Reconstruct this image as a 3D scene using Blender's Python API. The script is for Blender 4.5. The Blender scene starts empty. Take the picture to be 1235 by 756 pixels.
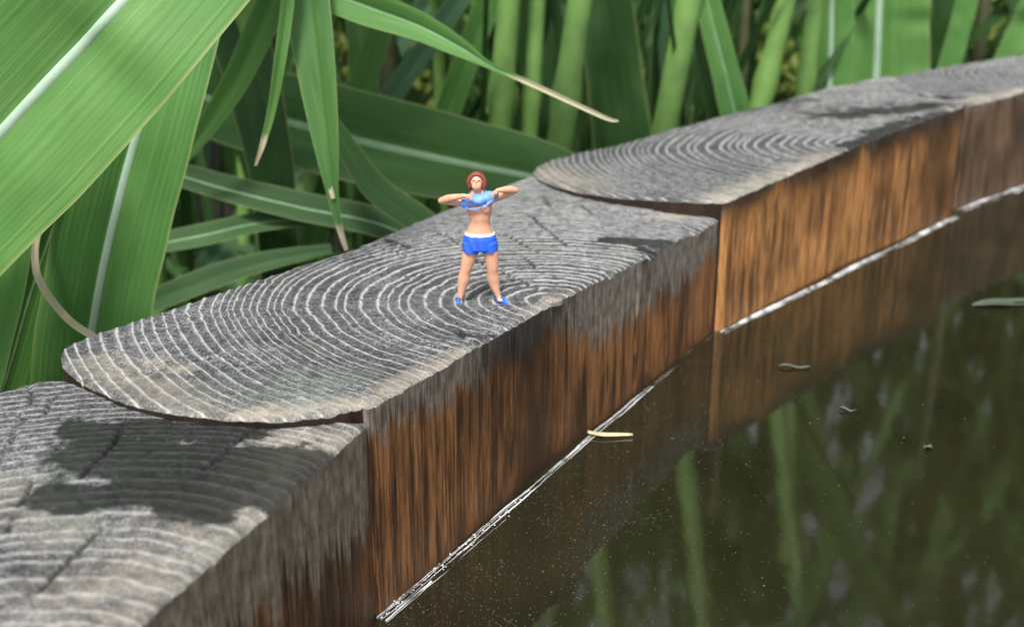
import bpy, bmesh, math, random
import numpy as np
from mathutils import Vector, Matrix
random.seed(7)
SC = bpy.context.scene
COL = SC.collection

# ------------------------------------------------------------------ camera, sky, sun, exposure
F, CX, CY, CAMZ = 1500.0, 617.5, 378.0, 7.7          # one unit is one centimetre
PITCH = math.atan((CY + 160.0) / F)
cam = bpy.data.cameras.new('camera')
camo = bpy.data.objects.new('camera', cam); COL.objects.link(camo)
camo.location = (0, 0, CAMZ); camo.rotation_euler = (math.pi/2 - PITCH, 0, 0)
cam.sensor_width = 36; cam.lens = F*36/1235
cam.clip_start = 0.05; cam.clip_end = 5000
cam.dof.use_dof = True; cam.dof.focus_distance = 14.6; cam.dof.aperture_fstop = 0.40
SC.camera = camo

SUN_EL, SUN_AZ = math.radians(58), math.radians(192)     # azimuth seen from above, from +Y towards -X
w = bpy.data.worlds.new('World'); SC.world = w; w.use_nodes = True
wn = w.node_tree.nodes; wl = w.node_tree.links
bg = wn['Background']
sky = wn.new('ShaderNodeTexSky'); sky.sky_type = 'NISHITA'; sky.sun_disc = False
sky.sun_elevation = SUN_EL; sky.sun_rotation = SUN_AZ
sky.air_density = 1.0; sky.dust_density = 3.0
hs = wn.new('ShaderNodeHueSaturation'); hs.inputs['Saturation'].default_value = 0.22
wl.new(sky.outputs[0], hs.inputs['Color']); wl.new(hs.outputs[0], bg.inputs['Color'])
bg.inputs['Strength'].default_value = 0.15
sl = bpy.data.lights.new('sun', 'SUN'); sl.energy = 3.0; sl.angle = math.radians(12); sl.color = (1, 0.965, 0.91)
so = bpy.data.objects.new('sun', sl); COL.objects.link(so)
sdir = Vector((math.sin(SUN_AZ)*math.cos(SUN_EL), math.cos(SUN_AZ)*math.cos(SUN_EL), math.sin(SUN_EL)))
so.rotation_euler = sdir.to_track_quat('Z', 'Y').to_euler(); so.location = (0, 0, 60)
SC.view_settings.view_transform = 'Standard'; SC.view_settings.look = 'None'
SC.view_settings.exposure = 0.5; SC.view_settings.gamma = 1

# ------------------------------------------------------------------ helpers
def ray(px, py):
    c, s = math.cos(PITCH), math.sin(PITCH)
    return np.array([px-CX, F*c-(py-CY)*s, -F*s-(py-CY)*c])
def at_z(px, py, z):
    r = ray(px, py); return np.array([0, 0, CAMZ]) + r*((z-CAMZ)/r[2])
def at_y(px, py, y):
    r = ray(px, py); return np.array([0, 0, CAMZ]) + r*(y/r[1])

def hash2(i, j, seed):
    n = (i.astype(np.int64)*374761393 + j.astype(np.int64)*668265263 + seed*974711) & 0x7fffffff
    n = ((n ^ (n >> 13))*1274126177) & 0x7fffffff
    return ((n ^ (n >> 16)) & 0xffff)/65535.0
def vnoise(x, y, seed=0):
    x = np.asarray(x, float); y = np.asarray(y, float)
    xi = np.floor(x); yi = np.floor(y); fx = x-xi; fy = y-yi
    fx = fx*fx*(3-2*fx); fy = fy*fy*(3-2*fy)
    xi = xi.astype(int); yi = yi.astype(int)
    a = hash2(xi, yi, seed); b = hash2(xi+1, yi, seed); c = hash2(xi, yi+1, seed); d = hash2(xi+1, yi+1, seed)
    return (a*(1-fx)+b*fx)*(1-fy) + (c*(1-fx)+d*fx)*fy - 0.5

def tag(o, label=None, cat=None, group=None, kind=None):
    if label: o['label'] = label
    if cat: o['category'] = cat
    if group: o['group'] = group
    if kind: o['kind'] = kind
    return o
def empty(name, loc, **k):
    o = bpy.data.objects.new(name, None); COL.objects.link(o); o.location = Vector(loc); o.empty_display_size = .3
    return tag(o, **k)
def link(name, me, mat, parent=None, **k):
    o = bpy.data.objects.new(name, me); COL.objects.link(o)
    if mat and not me.materials: me.materials.append(mat)
    if parent: o.parent = parent
    return tag(o, **k)
def mesh_np(name, V, Fq, attrs=None, uv=None, smooth=True):
    me = bpy.data.meshes.new(name)
    V = np.asarray(V, np.float32); 
    me.from_pydata(V.tolist(), [], Fq if isinstance(Fq, list) else Fq.tolist())
    if attrs:
        for k, a in attrs.items():
            at = me.attributes.new(k, 'FLOAT', 'POINT'); at.data.foreach_set('value', np.asarray(a, np.float32))
    if uv is not None:
        l = me.uv_layers.new(name='UVMap'); idx = np.empty(len(me.loops), np.int32); me.loops.foreach_get('vertex_index', idx)
        l.data.foreach_set('uv', np.asarray(uv, np.float32)[idx].ravel())
    if smooth: me.polygons.foreach_set('use_smooth', np.ones(len(me.polygons), bool))
    me.update(); return me
def grid_faces(nr, nc, off=0, flip=False):
    i, j = np.meshgrid(np.arange(nr-1), np.arange(nc-1), indexing='ij')
    a = off + i*nc + j; q = np.stack([a, a+1, a+nc+1, a+nc], -1).reshape(-1, 4)
    return q[:, ::-1] if flip else q

# ------------------------------------------------------------------ material tools
class NT:
    def __init__(s, name):
        s.m = bpy.data.materials.new(name); s.m.use_nodes = True; s.t = s.m.node_tree
        s.b = s.t.nodes['Principled BSDF']; s.out = s.t.nodes['Material Output']
    def n(s, typ, **k):
        nd = s.t.nodes.new(typ)
        for a, v in k.items():
            if a in nd.inputs: nd.inputs[a].default_value = v
            else: setattr(nd, a, v)
        return nd
    def l(s, a, b): s.t.links.new(a, b)
    def put(s, sock, v):
        if isinstance(v, bpy.types.NodeSocket): s.l(v, sock)
        else: sock.default_value = v
    def math(s, op, a, b=0.0, clamp=False):
        nd = s.t.nodes.new('ShaderNodeMath'); nd.operation = op; nd.use_clamp = clamp
        s.put(nd.inputs[0], a); s.put(nd.inputs[1], b); return nd.outputs[0]
    def mix(s, f, a, b):
        nd = s.t.nodes.new('ShaderNodeMix'); nd.data_type = 'RGBA'
        s.put(nd.inputs[0], f)
        s.put(nd.inputs[6], a if not isinstance(a, tuple) else (*a, 1)); s.put(nd.inputs[7], b if not isinstance(b, tuple) else (*b, 1))
        return nd.outputs[2]
    def ramp(s, v, stops):
        nd = s.t.nodes.new('ShaderNodeValToRGB'); s.put(nd.inputs[0], v); e = nd.color_ramp.elements
        while len(e) < len(stops): e.new(0.5)
        for el, (p, c) in zip(e, stops):
            el.position = p; el.color = (*c, 1) if isinstance(c, tuple) else (c, c, c, 1)
        return nd.outputs[0]
    def attr(s, name):
        nd = s.t.nodes.new('ShaderNodeAttribute'); nd.attribute_name = name; return nd.outputs['Fac']
    def uv(s): 
        return s.t.nodes.new('ShaderNodeTexCoord').outputs['UV']
    def obj(s): return s.t.nodes.new('ShaderNodeTexCoord').outputs['Object']
    def scale(s, vec, sc):
        nd = s.t.nodes.new('ShaderNodeMapping'); s.l(vec, nd.inputs[0]); nd.inputs['Scale'].default_value = sc; return nd.outputs[0]
    def noise(s, vec, sc, detail=4, rough=.6, dist=0):
        nd = s.t.nodes.new('ShaderNodeTexNoise'); s.l(vec, nd.inputs['Vector'])
        nd.inputs['Scale'].default_value = sc; nd.inputs['Detail'].default_value = detail; nd.inputs['Roughness'].default_value = rough
        nd.inputs['Distortion'].default_value = dist; return nd.outputs[0]
    def bump(s, h, dist, strength=1.0):
        nd = s.t.nodes.new('ShaderNodeBump'); s.put(nd.inputs['Height'], h); nd.inputs['Distance'].default_value = dist
        nd.inputs['Strength'].default_value = strength; s.l(nd.outputs[0], s.b.inputs['Normal']); return nd
    def set(s, **k):
        for a, v in k.items(): s.put(s.b.inputs[a.replace('_', ' ')], v if not isinstance(v, tuple) else (*v, 1))
        return s.m

def end_grain_material(name='weathered_end_grain', ring=1.0, patchk=.10):
    t = NT(name); o = t.obj()
    ph = t.attr('phase'); st = t.attr('dark_patch'); pa = t.attr('pale'); ck = t.attr('crack')
    warp = t.math('MULTIPLY', t.math('SUBTRACT', t.noise(o, 5, 3), .5), .22)
    fr = t.math('FRACT', t.math('ADD', ph, warp))
    dd = t.math('MINIMUM', fr, t.math('SUBTRACT', 1.0, fr))          # distance to the late-wood line
    line = t.ramp(dd, [(0.0, 1.0), (0.05, .85), (0.12, .15), (0.26, 0.0)])
    brk = t.ramp(t.noise(o, 9, 5, .7), [(0.34, .22), (0.45, .75), (0.58, 1.0)])
    line = t.math('MULTIPLY', t.math('MULTIPLY', line, brk), ring)
    sp = t.math('ADD', t.math('MULTIPLY', t.noise(o, 46, 3, .75), .70), t.math('MULTIPLY', t.noise(o, 9, 4, .7), .30))                                    # open pores and fibre ends
    body = t.ramp(sp, [(0.42, (.006, .006, .007)), (0.475, (.035, .036, .040)), (0.525, (.100, .101, .107)), (0.59, (.27, .272, .28))])
    tone = t.ramp(t.noise(o, .9, 4, .6), [(0.34, .55), (0.68, 1.4)])
    vm = t.n('ShaderNodeVectorMath', operation='MULTIPLY'); t.l(body, vm.inputs[0]); t.l(tone, vm.inputs[1])
    c = t.mix(line, vm.outputs[0], (.49, .49, .485))
    pam = t.math('MULTIPLY', pa, t.ramp(t.noise(o, 3.5, 4), [(.3, .2), (.6, 1.0)]), True)
    c = t.mix(t.math('MULTIPLY', pam, .60), c, (.50, .44, .34))
    # greenish algae film in broad soft patches
    al = t.ramp(t.noise(o, .55, 3, .5, .4), [(.56, 0.0), (.72, .30)])
    c = t.mix(al, c, (.16, .20, .16))
    c = t.mix(t.math('MULTIPLY', ck, .9, True), c, (.02, .026, .022))
    sm = t.math('ADD', st, t.math('MULTIPLY', t.math('SUBTRACT', t.noise(o, 2.6, 5, .7), .5), 1.7))
    sm = t.ramp(sm, [(.30, 0.0), (.52, 1.0)])
    wv_ = t.n('ShaderNodeVectorMath', operation='SCALE'); t.l(c, wv_.inputs[0]); wv_.inputs['Scale'].default_value = patchk
    wet = wv_.outputs[0]  # ring colour scaled darker inside the patches
    c = t.mix(t.math('MULTIPLY', sm, .93), c, wet)
    t.set(Base_Color=c, Roughness=t.math('SUBTRACT', .82, t.math('MULTIPLY', sm, .30)))
    h = t.math('ADD', t.math('MULTIPLY', sp, 1.0), t.math('MULTIPLY', line, .35))
    t.bump(h, .022, 1.0)
    return t.m

def face_material(name, lo, hi, grey_lo=(.05, .046, .04), grey_hi=(.30, .275, .235)):
    """sawn face: orange to dark brown wet wood in vertical streaks, grey where it has dried and weathered"""
    t = NT(name); u = t.uv()
    v1 = t.noise(t.scale(u, (5.5, .22, 1)), 1.0, 6, .68, .25)
    v2 = t.noise(t.scale(u, (34, 1.0, 1)), 1.0, 6, .8)
    v3 = t.noise(t.scale(u, (1.1, .5, 1)), 1.0, 3, .5)
    st = t.math('ADD', t.math('ADD', t.math('MULTIPLY', v1, .52), t.math('MULTIPLY', v2, .34)), t.math('MULTIPLY', v3, .26))
    mid = tuple((a*1.6+b*.5)/2.0 for a, b in zip(lo, hi))
    wood = t.ramp(st, [(.44, lo), (.53, mid), (.60, hi), (.69, tuple(min(1, x*1.35+.02) for x in hi))])
    v4 = t.noise(t.scale(u, (80, 1.9, 1)), 1.0, 4, .75)
    dark = t.ramp(t.math('ADD', t.math('MULTIPLY', v2, .5), t.math('MULTIPLY', v4, .5)), [(.39, .28), (.48, .78), (.57, 1.35), (.66, 1.8)])

    vm = t.n('ShaderNodeVectorMath', operation='MULTIPLY'); t.l(wood, vm.inputs[0]); t.l(dark, vm.inputs[1])
    wood = vm.outputs[0]
    grey = t.ramp(t.math('ADD', t.math('MULTIPLY', t.math('ADD', v2, v4), .36), t.math('MULTIPLY', t.noise(t.scale(u, (9, 5, 1)), 1.0, 4), .28)),
                  [(.42, grey_lo), (.50, tuple((a+b)/2.4 for a, b in zip(grey_lo, grey_hi))), (.58, grey_hi)])
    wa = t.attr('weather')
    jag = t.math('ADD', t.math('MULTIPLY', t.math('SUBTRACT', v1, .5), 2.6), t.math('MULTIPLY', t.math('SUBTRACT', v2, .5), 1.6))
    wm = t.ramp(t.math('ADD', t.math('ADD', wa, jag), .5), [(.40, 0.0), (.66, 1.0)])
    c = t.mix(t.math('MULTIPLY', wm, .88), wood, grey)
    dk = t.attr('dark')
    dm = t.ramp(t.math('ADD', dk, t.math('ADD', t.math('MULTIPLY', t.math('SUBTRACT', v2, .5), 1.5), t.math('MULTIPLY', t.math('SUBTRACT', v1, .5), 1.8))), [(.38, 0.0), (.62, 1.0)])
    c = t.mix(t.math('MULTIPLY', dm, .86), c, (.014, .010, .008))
    t.set(Base_Color=c, Roughness=t.math('ADD', .28, t.math('MULTIPLY', wm, .4)), Specular_IOR_Level=.4)
    fl = t.noise(t.scale(u, (60, 14, 1)), 1.0, 4, .7)
    t.bump(t.math('ADD', t.math('MULTIPLY', v2, .6), t.math('MULTIPLY', fl, .6)), .03, .9)
    return t.m

def leaf_material(name, c_lo, c_hi, rib=(.42, .58, .42), veins=True, transl=.25, rough=.52, ribw=.0):
    t = NT(name); u = t.uv()
    rnd = t.n('ShaderNodeObjectInfo').outputs['Random']
    big = t.noise(t.scale(u, (2.2, .35, 1)), 1.5, 3)
    fine = t.noise(t.scale(u, (52, .16, 1)), 1.0, 5, .72)
    mixf = t.math('ADD', t.math('MULTIPLY', big, .5), t.math('MULTIPLY', fine, .55))
    mixf = t.math('ADD', mixf, t.math('MULTIPLY', t.math('SUBTRACT', rnd, .5), .18))
    c = t.ramp(mixf, [(.34, c_lo), (.72, c_hi)])
    sx = t.n('ShaderNodeSeparateXYZ'); t.l(u, sx.inputs[0]); ux = sx.outputs[0]
    wv = t.math('MULTIPLY', t.math('ADD', t.math('SINE', t.math('MULTIPLY', t.math('ADD', ux, t.math('MULTIPLY', fine, .02)), 118)), 1.0), .5)
    vl = t.ramp(wv, [(.80, 0.0), (.97, 1.0)])
    c = t.mix(t.math('MULTIPLY', vl, t.ramp(fine, [(.42, .0), (.6, .26)])), c, tuple(min(1, x*1.35+.05) for x in c_hi))
    ed = t.math('ABSOLUTE', t.math('SUBTRACT', ux, .5))
    c = t.mix(t.ramp(ed, [(.478, 0.0), (.494, .75)]), c, (.34, .40, .15))
    c = t.mix(t.ramp(t.noise(t.scale(u, (3.5, 1.1, 1)), 1.0, 4, .6), [(.5, 0.0), (.72, .35)]), c, tuple(min(1, x*1.25+.02) for x in (c_hi[0]*1.25, c_hi[1], c_hi[2])))
    spots = t.ramp(t.noise(t.scale(u, (26, 5, 1)), 1.0, 3, .7), [(.66, 0.0), (.72, .55)])
    c = t.mix(spots, c, (.20, .16, .07))
    dry = t.attr('dry')
    c = t.mix(dry, c, t.mix(fine, (.38, .31, .19), (.78, .70, .52)))
    t.set(Base_Color=c, Roughness=rough, Specular_IOR_Level=.33)
    t.bump(t.math('ADD', t.math('MULTIPLY', wv, .5), t.math('MULTIPLY', fine, 2.0)), .02, .35)
    tr = t.n('ShaderNodeBsdfTranslucent'); t.l(t.mix(.5, c, tuple(min(1, x*1.3) for x in c_hi)), tr.inputs[0])
    ms = t.n('ShaderNodeMixShader'); ms.inputs[0].default_value = transl
    t.l(t.b.outputs[0], ms.inputs[1]); t.l(tr.outputs[0], ms.inputs[2]); t.l(ms.outputs[0], t.out.inputs[0])
    return t.m

def plain(name, col, rough=.6, var=.12, sc=12, bump=0.0, spec=.5, **k):
    t = NT(name); o = t.obj(); n = t.noise(o, sc, 4)
    c = t.ramp(n, [(.3, tuple(x*(1-var) for x in col)), (.7, tuple(min(1, x*(1+var)) for x in col))])
    t.set(Base_Color=c, Roughness=rough, Specular_IOR_Level=spec)
    if bump: t.bump(n, bump, .6)
    return t.m

M = {}
M['end'] = end_grain_material(); M['end_soft'] = end_grain_material('weathered_end_grain_soft', .55, .05)
M['face1'] = face_material('sawn_face_near', (.022, .011, .006), (.15, .068, .025), grey_lo=(.05, .045, .035), grey_hi=(.27, .235, .175))
M['face2'] = face_material('sawn_face_brown', (.018, .009, .005), (.27, .120, .042))
M['face3'] = face_material('sawn_face_orange', (.055, .024, .010), (.58, .27, .088), grey_lo=(.06, .05, .04), grey_hi=(.34, .28, .2))
M['face4'] = face_material('sawn_face_dark', (.035, .021, .013), (.20, .12, .07))
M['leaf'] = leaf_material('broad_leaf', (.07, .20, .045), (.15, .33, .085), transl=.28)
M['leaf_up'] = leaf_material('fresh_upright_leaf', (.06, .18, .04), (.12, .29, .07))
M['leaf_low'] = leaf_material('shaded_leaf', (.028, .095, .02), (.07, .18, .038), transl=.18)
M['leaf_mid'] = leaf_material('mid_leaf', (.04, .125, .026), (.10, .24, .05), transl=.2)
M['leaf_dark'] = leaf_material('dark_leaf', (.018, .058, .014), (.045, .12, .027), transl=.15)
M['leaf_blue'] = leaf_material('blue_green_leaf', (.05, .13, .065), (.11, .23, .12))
M['rib'] = plain('pale_midrib', (.36, .50, .37), .55, .12, 3)
M['rib_dim'] = plain('dim_midrib', (.20, .34, .18), .45, .15, 3)
M['dry'] = plain('dried_leaf', (.52, .42, .26), .7, .28, 6)
M['stalk'] = plain('green_stalk', (.17, .32, .08), .5, .22, 1.3)
M['stalk_olive'] = plain('olive_stalk', (.075, .085, .035), .6, .3, 1.5)

# ------------------------------------------------------------------ the log posts of the pond wall
_rr = random.Random(11)
RINGS = [0.0]
while RINGS[-1] < 16:
    r = RINGS[-1]
    sp = .185 if r < 2.8 else (.140 if r < 4.2 else .115)
    RINGS.append(r + sp*_rr.uniform(.62, 1.38))
RINGS = np.array(RINGS)

def seg_dist(X, Y, pts):
    best = np.full(X.shape, 9.0)
    for (a, b) in zip(pts[:-1], pts[1:]):
        d = b-a; L = max(1e-9, d@d); tt = np.clip(((X-a[0])*d[0]+(Y-a[1])*d[1])/L, 0, 1)
        best = np.minimum(best, np.hypot(X-a[0]-tt*d[0], Y-a[1]-tt*d[1]))
    return best

def make_log(label, A, P, B, outline, plane, mat_face, seed, dark_patches=(), pales=(), cracks=(), chips=(), weather=None, darkf=None,
             dr=.034, nth=440, ring_scale=1.0, ridge=.034, bottom=-5.0, seams=(), mat_end=None):
    """A and B are the two ends of the sawn front face, P the pith on that face; outline runs from B round the back to A.
    plane(x, y) is the height of the cut."""
    A, P, B = (np.array(q[:2], float) for q in (A, P, B))
    outl = [np.array(q[:2], float) for q in outline]
    poly = [B] + outl + [A]
    thB = math.atan2(*(B-P)[::-1]); thA = math.atan2(*(A-P)[::-1])
    while thA < thB: thA += 2*math.pi
    th = np.linspace(thB, thA, nth); R = np.zeros(nth)
    for k, t_ in enumerate(th):
        d = np.array([math.cos(t_), math.sin(t_)]); best = 0
        for a, b in zip(poly[:-1], poly[1:]):
            e = b-a; den = d[0]*e[1]-d[1]*e[0]
            if abs(den) < 1e-9: continue
            ap = a-P; tt = (ap[0]*e[1]-ap[1]*e[0])/den; uu = (ap[0]*d[1]-ap[1]*d[0])/den
            if tt > 0 and -1e-6 <= uu <= 1+1e-6: best = max(best, tt)
        R[k] = best
    R[0] = np.linalg.norm(B-P); R[-1] = np.linalg.norm(A-P)
    kk = np.ones(5)/5; Rs = np.convolve(np.pad(R, 2, mode='edge'), kk, 'valid'); Rs[:3] = R[:3]; Rs[-3:] = R[-3:]; R = Rs
    R[2:-2] += .025*vnoise(th[2:-2]*30, th[2:-2]*0, seed)
    rmax = R.max(); nr = int(rmax/dr)+2
    rr = np.minimum((np.arange(nr)*dr)[:, None], R[None, :])
    T = np.broadcast_to(th[None, :], rr.shape)
    X = P[0] + rr*np.cos(T); Y = P[1] + rr*np.sin(T)
    # ---- front edge wander and chips
    nB = np.array([(B-P)[1], -(B-P)[0]])/np.linalg.norm(B-P); nA = np.array([-(A-P)[1], (A-P)[0]])/np.linalg.norm(A-P)
    nrm = (nA+nB)/np.linalg.norm(nA+nB)              # points out over the water
    dm = (B-A)/np.linalg.norm(B-A)
    S = (X-P[0])*dm[0] + (Y-P[1])*dm[1]
    dist_front = np.minimum(np.abs((X-P[0])*nB[0]+(Y-P[1])*nB[1]) + (S < 0)*9, 99)
    dist_front = np.where(S < 0, np.abs((X-P[0])*nA[0]+(Y-P[1])*nA[1]), dist_front)
    LB, LA = R[0], R[-1]
    def wob(s, z=None):
        z = np.zeros_like(s) if z is None else z
        w_ = .035*vnoise(s*2.1, z*.15+3, seed+1) + .016*vnoise(s*11, z*.35+9, seed+2) + .012*vnoise(s*31, z*.6, seed+3)
        for sc_, w0 in seams: w_ = w_ - .10*np.exp(-((s-sc_)/w0)**2)
        e = np.minimum(LB-s, LA+s)
        return w_ - .07*np.exp(-np.clip(e, 0, 9)/.06)
    Wd = wob(S)*np.clip(1-dist_front/.28, 0, 1)
    X = X + nrm[0]*Wd; Y = Y + nrm[1]*Wd
    # ---- rings
    rw = rr + (.10*vnoise(T*3+5, rr*.15, seed+4) + .030*vnoise(T*9, rr*.5, seed+5) + .008*vnoise(T*26, rr*1.2, seed+6))*np.clip(rr/1.6, .12, 1)
    jr = np.random.RandomState(seed); 
    for k in range(16):                              # small shifts of the rings across radial checks
        a0 = th[0] + (th[-1]-th[0])*jr.rand(); w0 = jr.uniform(.015, .045)*jr.choice([-1, 1]); ra, rb = sorted(jr.uniform(.5, 7, 2))
        rw = rw + w0*np.clip((T - a0 - .05*vnoise(rr*.9, rr*0, k))/.03, 0, 1)*np.clip((rr-ra)*3, 0, 1)*np.clip((rb-rr)*3, 0, 1)
    ph = np.interp(np.maximum(rw, 0)*ring_scale, RINGS, np.arange(len(RINGS)))
    fr = ph - np.floor(ph); dd = np.minimum(fr, 1-fr)
    amp = np.clip(.55 + 1.5*(vnoise(X*1.1, Y*1.1, seed+7)+.25), .25, 1.25)
    hgt = ridge*amp*np.exp(-(dd/.15)**2)*.75 + ridge*.5*(1-fr)
    hgt += .05*vnoise(X*.6, Y*.6, seed+8) + .014*vnoise(X*7, Y*7, seed+9) + .010*vnoise(X*19, Y*19, seed+10)
    ck = np.zeros_like(X)
    for pts, wd, dp in cracks:
        wx = X + .05*vnoise(X*5, Y*5, seed+20); wy = Y + .05*vnoise(X*5+40, Y*5, seed+21)
        d_ = seg_dist(wx, wy, [np.array(q[:2]) for q in pts]); br = np.clip(1.3+2.4*vnoise(X*2.2, Y*2.2, seed+22), .0, 1)
        g = np.exp(-(d_/wd)**2)*br; hgt -= dp*g; ck = np.maximum(ck, g)
    for (cx, cy), rad, dp in chips:
        d_ = np.hypot(X-cx, Y-cy) + .12*vnoise(X*6, Y*6, seed+30); hgt -= dp*np.clip(1-d_/rad, 0, 1)**.6
    edge = np.minimum(R[None, :]-rr, dist_front)
    hgt -= .04*np.exp(-np.clip(edge, 0, 9)/.035)
    Z = plane(X, Y) + hgt
    st = np.zeros_like(X); pa = np.zeros_like(X)
    for arr, lst in ((st, dark_patches), (pa, pales)):
        for c0, c1, wd, am in lst:                   # soft capsules
            d_ = seg_dist(X, Y, [np.array(c0[:2]), np.array(c1[:2])]); np.maximum(arr, am*np.clip(1.15-d_/wd, 0, 1), out=arr)
    base = np.array([P[0], P[1], -1.0])
    V = np.stack([X, Y, Z], -1)
    root = empty('log_post', (P[0], P[1], 0), label=label, cat='log post', group='upright log posts of the pond wall')
    o3 = np.array([P[0], P[1], 0])
    fq = grid_faces(nr, nth)
    jj = fq[:, 0] % nth; ii = fq[:, 0]//nth
    keep = ((rr[ii, jj] < R[jj]-1e-6) | (rr[ii, jj+1] < R[jj+1]-1e-6))
    me = mesh_np('cut_end', V.reshape(-1, 3)-o3, fq[keep], dict(phase=ph.ravel(), dark_patch=st.ravel(), pale=pa.ravel(), crack=ck.ravel()))
    bmm = bmesh.new(); bmm.from_mesh(me); bmesh.ops.delete(bmm, geom=[v for v in bmm.verts if not v.link_faces], context='VERTS')
    bmesh.ops.remove_doubles(bmm, verts=bmm.verts, dist=1e-5); bmm.to_mesh(me); bmm.free()
    me.polygons.foreach_set('use_smooth', np.ones(len(me.polygons), bool))
    link('cut_end', me, mat_end or M['end'], root)
    # ---- sawn face
    nA_ = int(LA/dr)+1; nB_ = int(LB/dr)+1
    idxA = [(i, nth-1) for i in range(nA_, -1, -1)]; idxB = [(i, 0) for i in range(1, nB_+1)]
    top = np.array([V[i, j] for i, j in idxA+idxB]); sv = np.array([-min(i*dr, LA) for i, _ in idxA] + [min(i*dr, LB) for i, _ in idxB])
    nz = 64; q = np.linspace(0, 1, nz)**1.15
    zz = top[:, 2][None, :]*(1-q[:, None]) + bottom*q[:, None]
    ss = np.broadcast_to(sv[None, :], zz.shape)
    w0 = wob(sv)[None, :]; w1 = (wob(ss, zz) - w0)*.6
    w1 = w1 - (1-np.exp(-np.clip(top[:, 2][None, :]-zz, 0, 9)/.35))*(.016*vnoise(ss*11, ss*0+9, seed+2) + .012*vnoise(ss*31, ss*0, seed+3))*.7
    fx = top[:, 0][None, :] + nrm[0]*(w1*np.clip(q[:, None]*20, 0, 1)); fy = top[:, 1][None, :] + nrm[1]*(w1*np.clip(q[:, None]*20, 0, 1))
    FV = np.stack([fx, fy, zz], -1)
    wt = weather(ss, zz) if weather else zz-2.2
    dk = darkf(ss, zz) if darkf else np.zeros_like(zz)
    me = mesh_np('sawn_face', FV.reshape(-1, 3)-o3, grid_faces(nz, len(sv), flip=True), dict(weather=wt.ravel(), dark=dk.ravel()),
                 uv=np.stack([ss.ravel()+seed*13.7, zz.ravel()], -1))
    link('sawn_face', me, mat_face, root)
    # ---- round outer side
    edgev = V[-1, :, :]; nz2 = 14; q2 = np.linspace(0, 1, nz2)
    sx = np.broadcast_to(edgev[None, :, 0], (nz2, nth)); sy = np.broadcast_to(edgev[None, :, 1], (nz2, nth))
    sz = edgev[None, :, 2]*(1-q2[:, None]) + bottom*q2[:, None]
    arc = np.concatenate([[0], np.cumsum(np.hypot(np.diff(edgev[:, 0]), np.diff(edgev[:, 1])))])
    SV = np.stack([sx, sy, sz], -1)
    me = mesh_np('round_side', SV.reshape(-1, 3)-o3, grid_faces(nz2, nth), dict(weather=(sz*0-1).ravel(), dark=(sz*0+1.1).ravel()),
                 uv=np.stack([np.broadcast_to(arc, sz.shape).ravel(), sz.ravel()], -1))
    link('round_side', me, M['face1'], root)
    return root

def pz(px, py, z): return at_z(px, py, z)
# --- post 2, the one the figure stands on
A2 = pz(443, 492, 2.5); B2w = pz(868, 398, 0)
dd2 = np.array([5.1, 9.0])/math.hypot(5.1, 9.0)
def plane2(x, y): return 2.5 - .044*((x-A2[0])*dd2[0] + (y-A2[1])*dd2[1])
def on(plane, px, py):
    z = 2.4
    for _ in range(40):
        q = at_z(px, py, z); z = float(plane(q[0], q[1]))
    return q
P2 = on(plane2, 669, 365); B2 = on(plane2, 870, 262)
o2 = lambda *a: [on(plane2, *q) for q in a]
left2 = [(79, 419), (73, 430), (74, 440), (92, 457), (120, 472), (155, 486), (200, 496), (260, 503), (330, 507), (400, 501)]
back2 = [(700, 185), (640, 214), (580, 237), (520, 259), (430, 299), (350, 324), (300, 341), (250, 357), (200, 373), (150, 390), (115, 403), (92, 412)]
# --- post 3 behind it, a little higher
A3 = pz(875, 243, 2.36); d3 = np.array([10.55-A3[0], 28.1-A3[1]]); L3 = np.linalg.norm(d3); d3 /= L3
def plane3(x, y): return 2.36 + .026*((x-A3[0])*d3[0] + (y-A3[1])*d3[1]) - .055*(-(x-A3[0])*d3[1] + (y-A3[1])*d3[0])
o3_ = lambda *a: [on(plane3, *q) for q in a]
P3 = on(plane3, 1040, 172); B3 = on(plane3, 1166, 127)
# --- post 1, nearest
B1 = pz(446, 509, 2.36); F1 = pz(165, 756, 2.30); d1 = (B1-F1)[:2]/np.linalg.norm((B1-F1)[:2])
def plane1(x, y): return 2.36 + .02*((x-B1[0])*d1[0] + (y-B1[1])*d1[1]) + .17*(1-np.exp(-np.maximum(0, -(x-B1[0])*d1[1] + (y-B1[1])*d1[0])/.8))
P1 = np.array([*(B1[:2]-d1*5.2), 0]); A1 = np.array([*(B1[:2]-d1*10.4), 0])
# --- post 4, farthest
A4 = pz(1168, 127, 2.50); E4 = pz(1235, 113, 2.44); d4 = (E4-A4)[:2]/np.linalg.norm((E4-A4)[:2])
def plane4(x, y): return 2.50 + .0*(x-A4[0])
P4 = np.array([*(A4[:2]+d4*5.5), 0]); B4 = np.array([*(A4[:2]+d4*11), 0])

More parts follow.
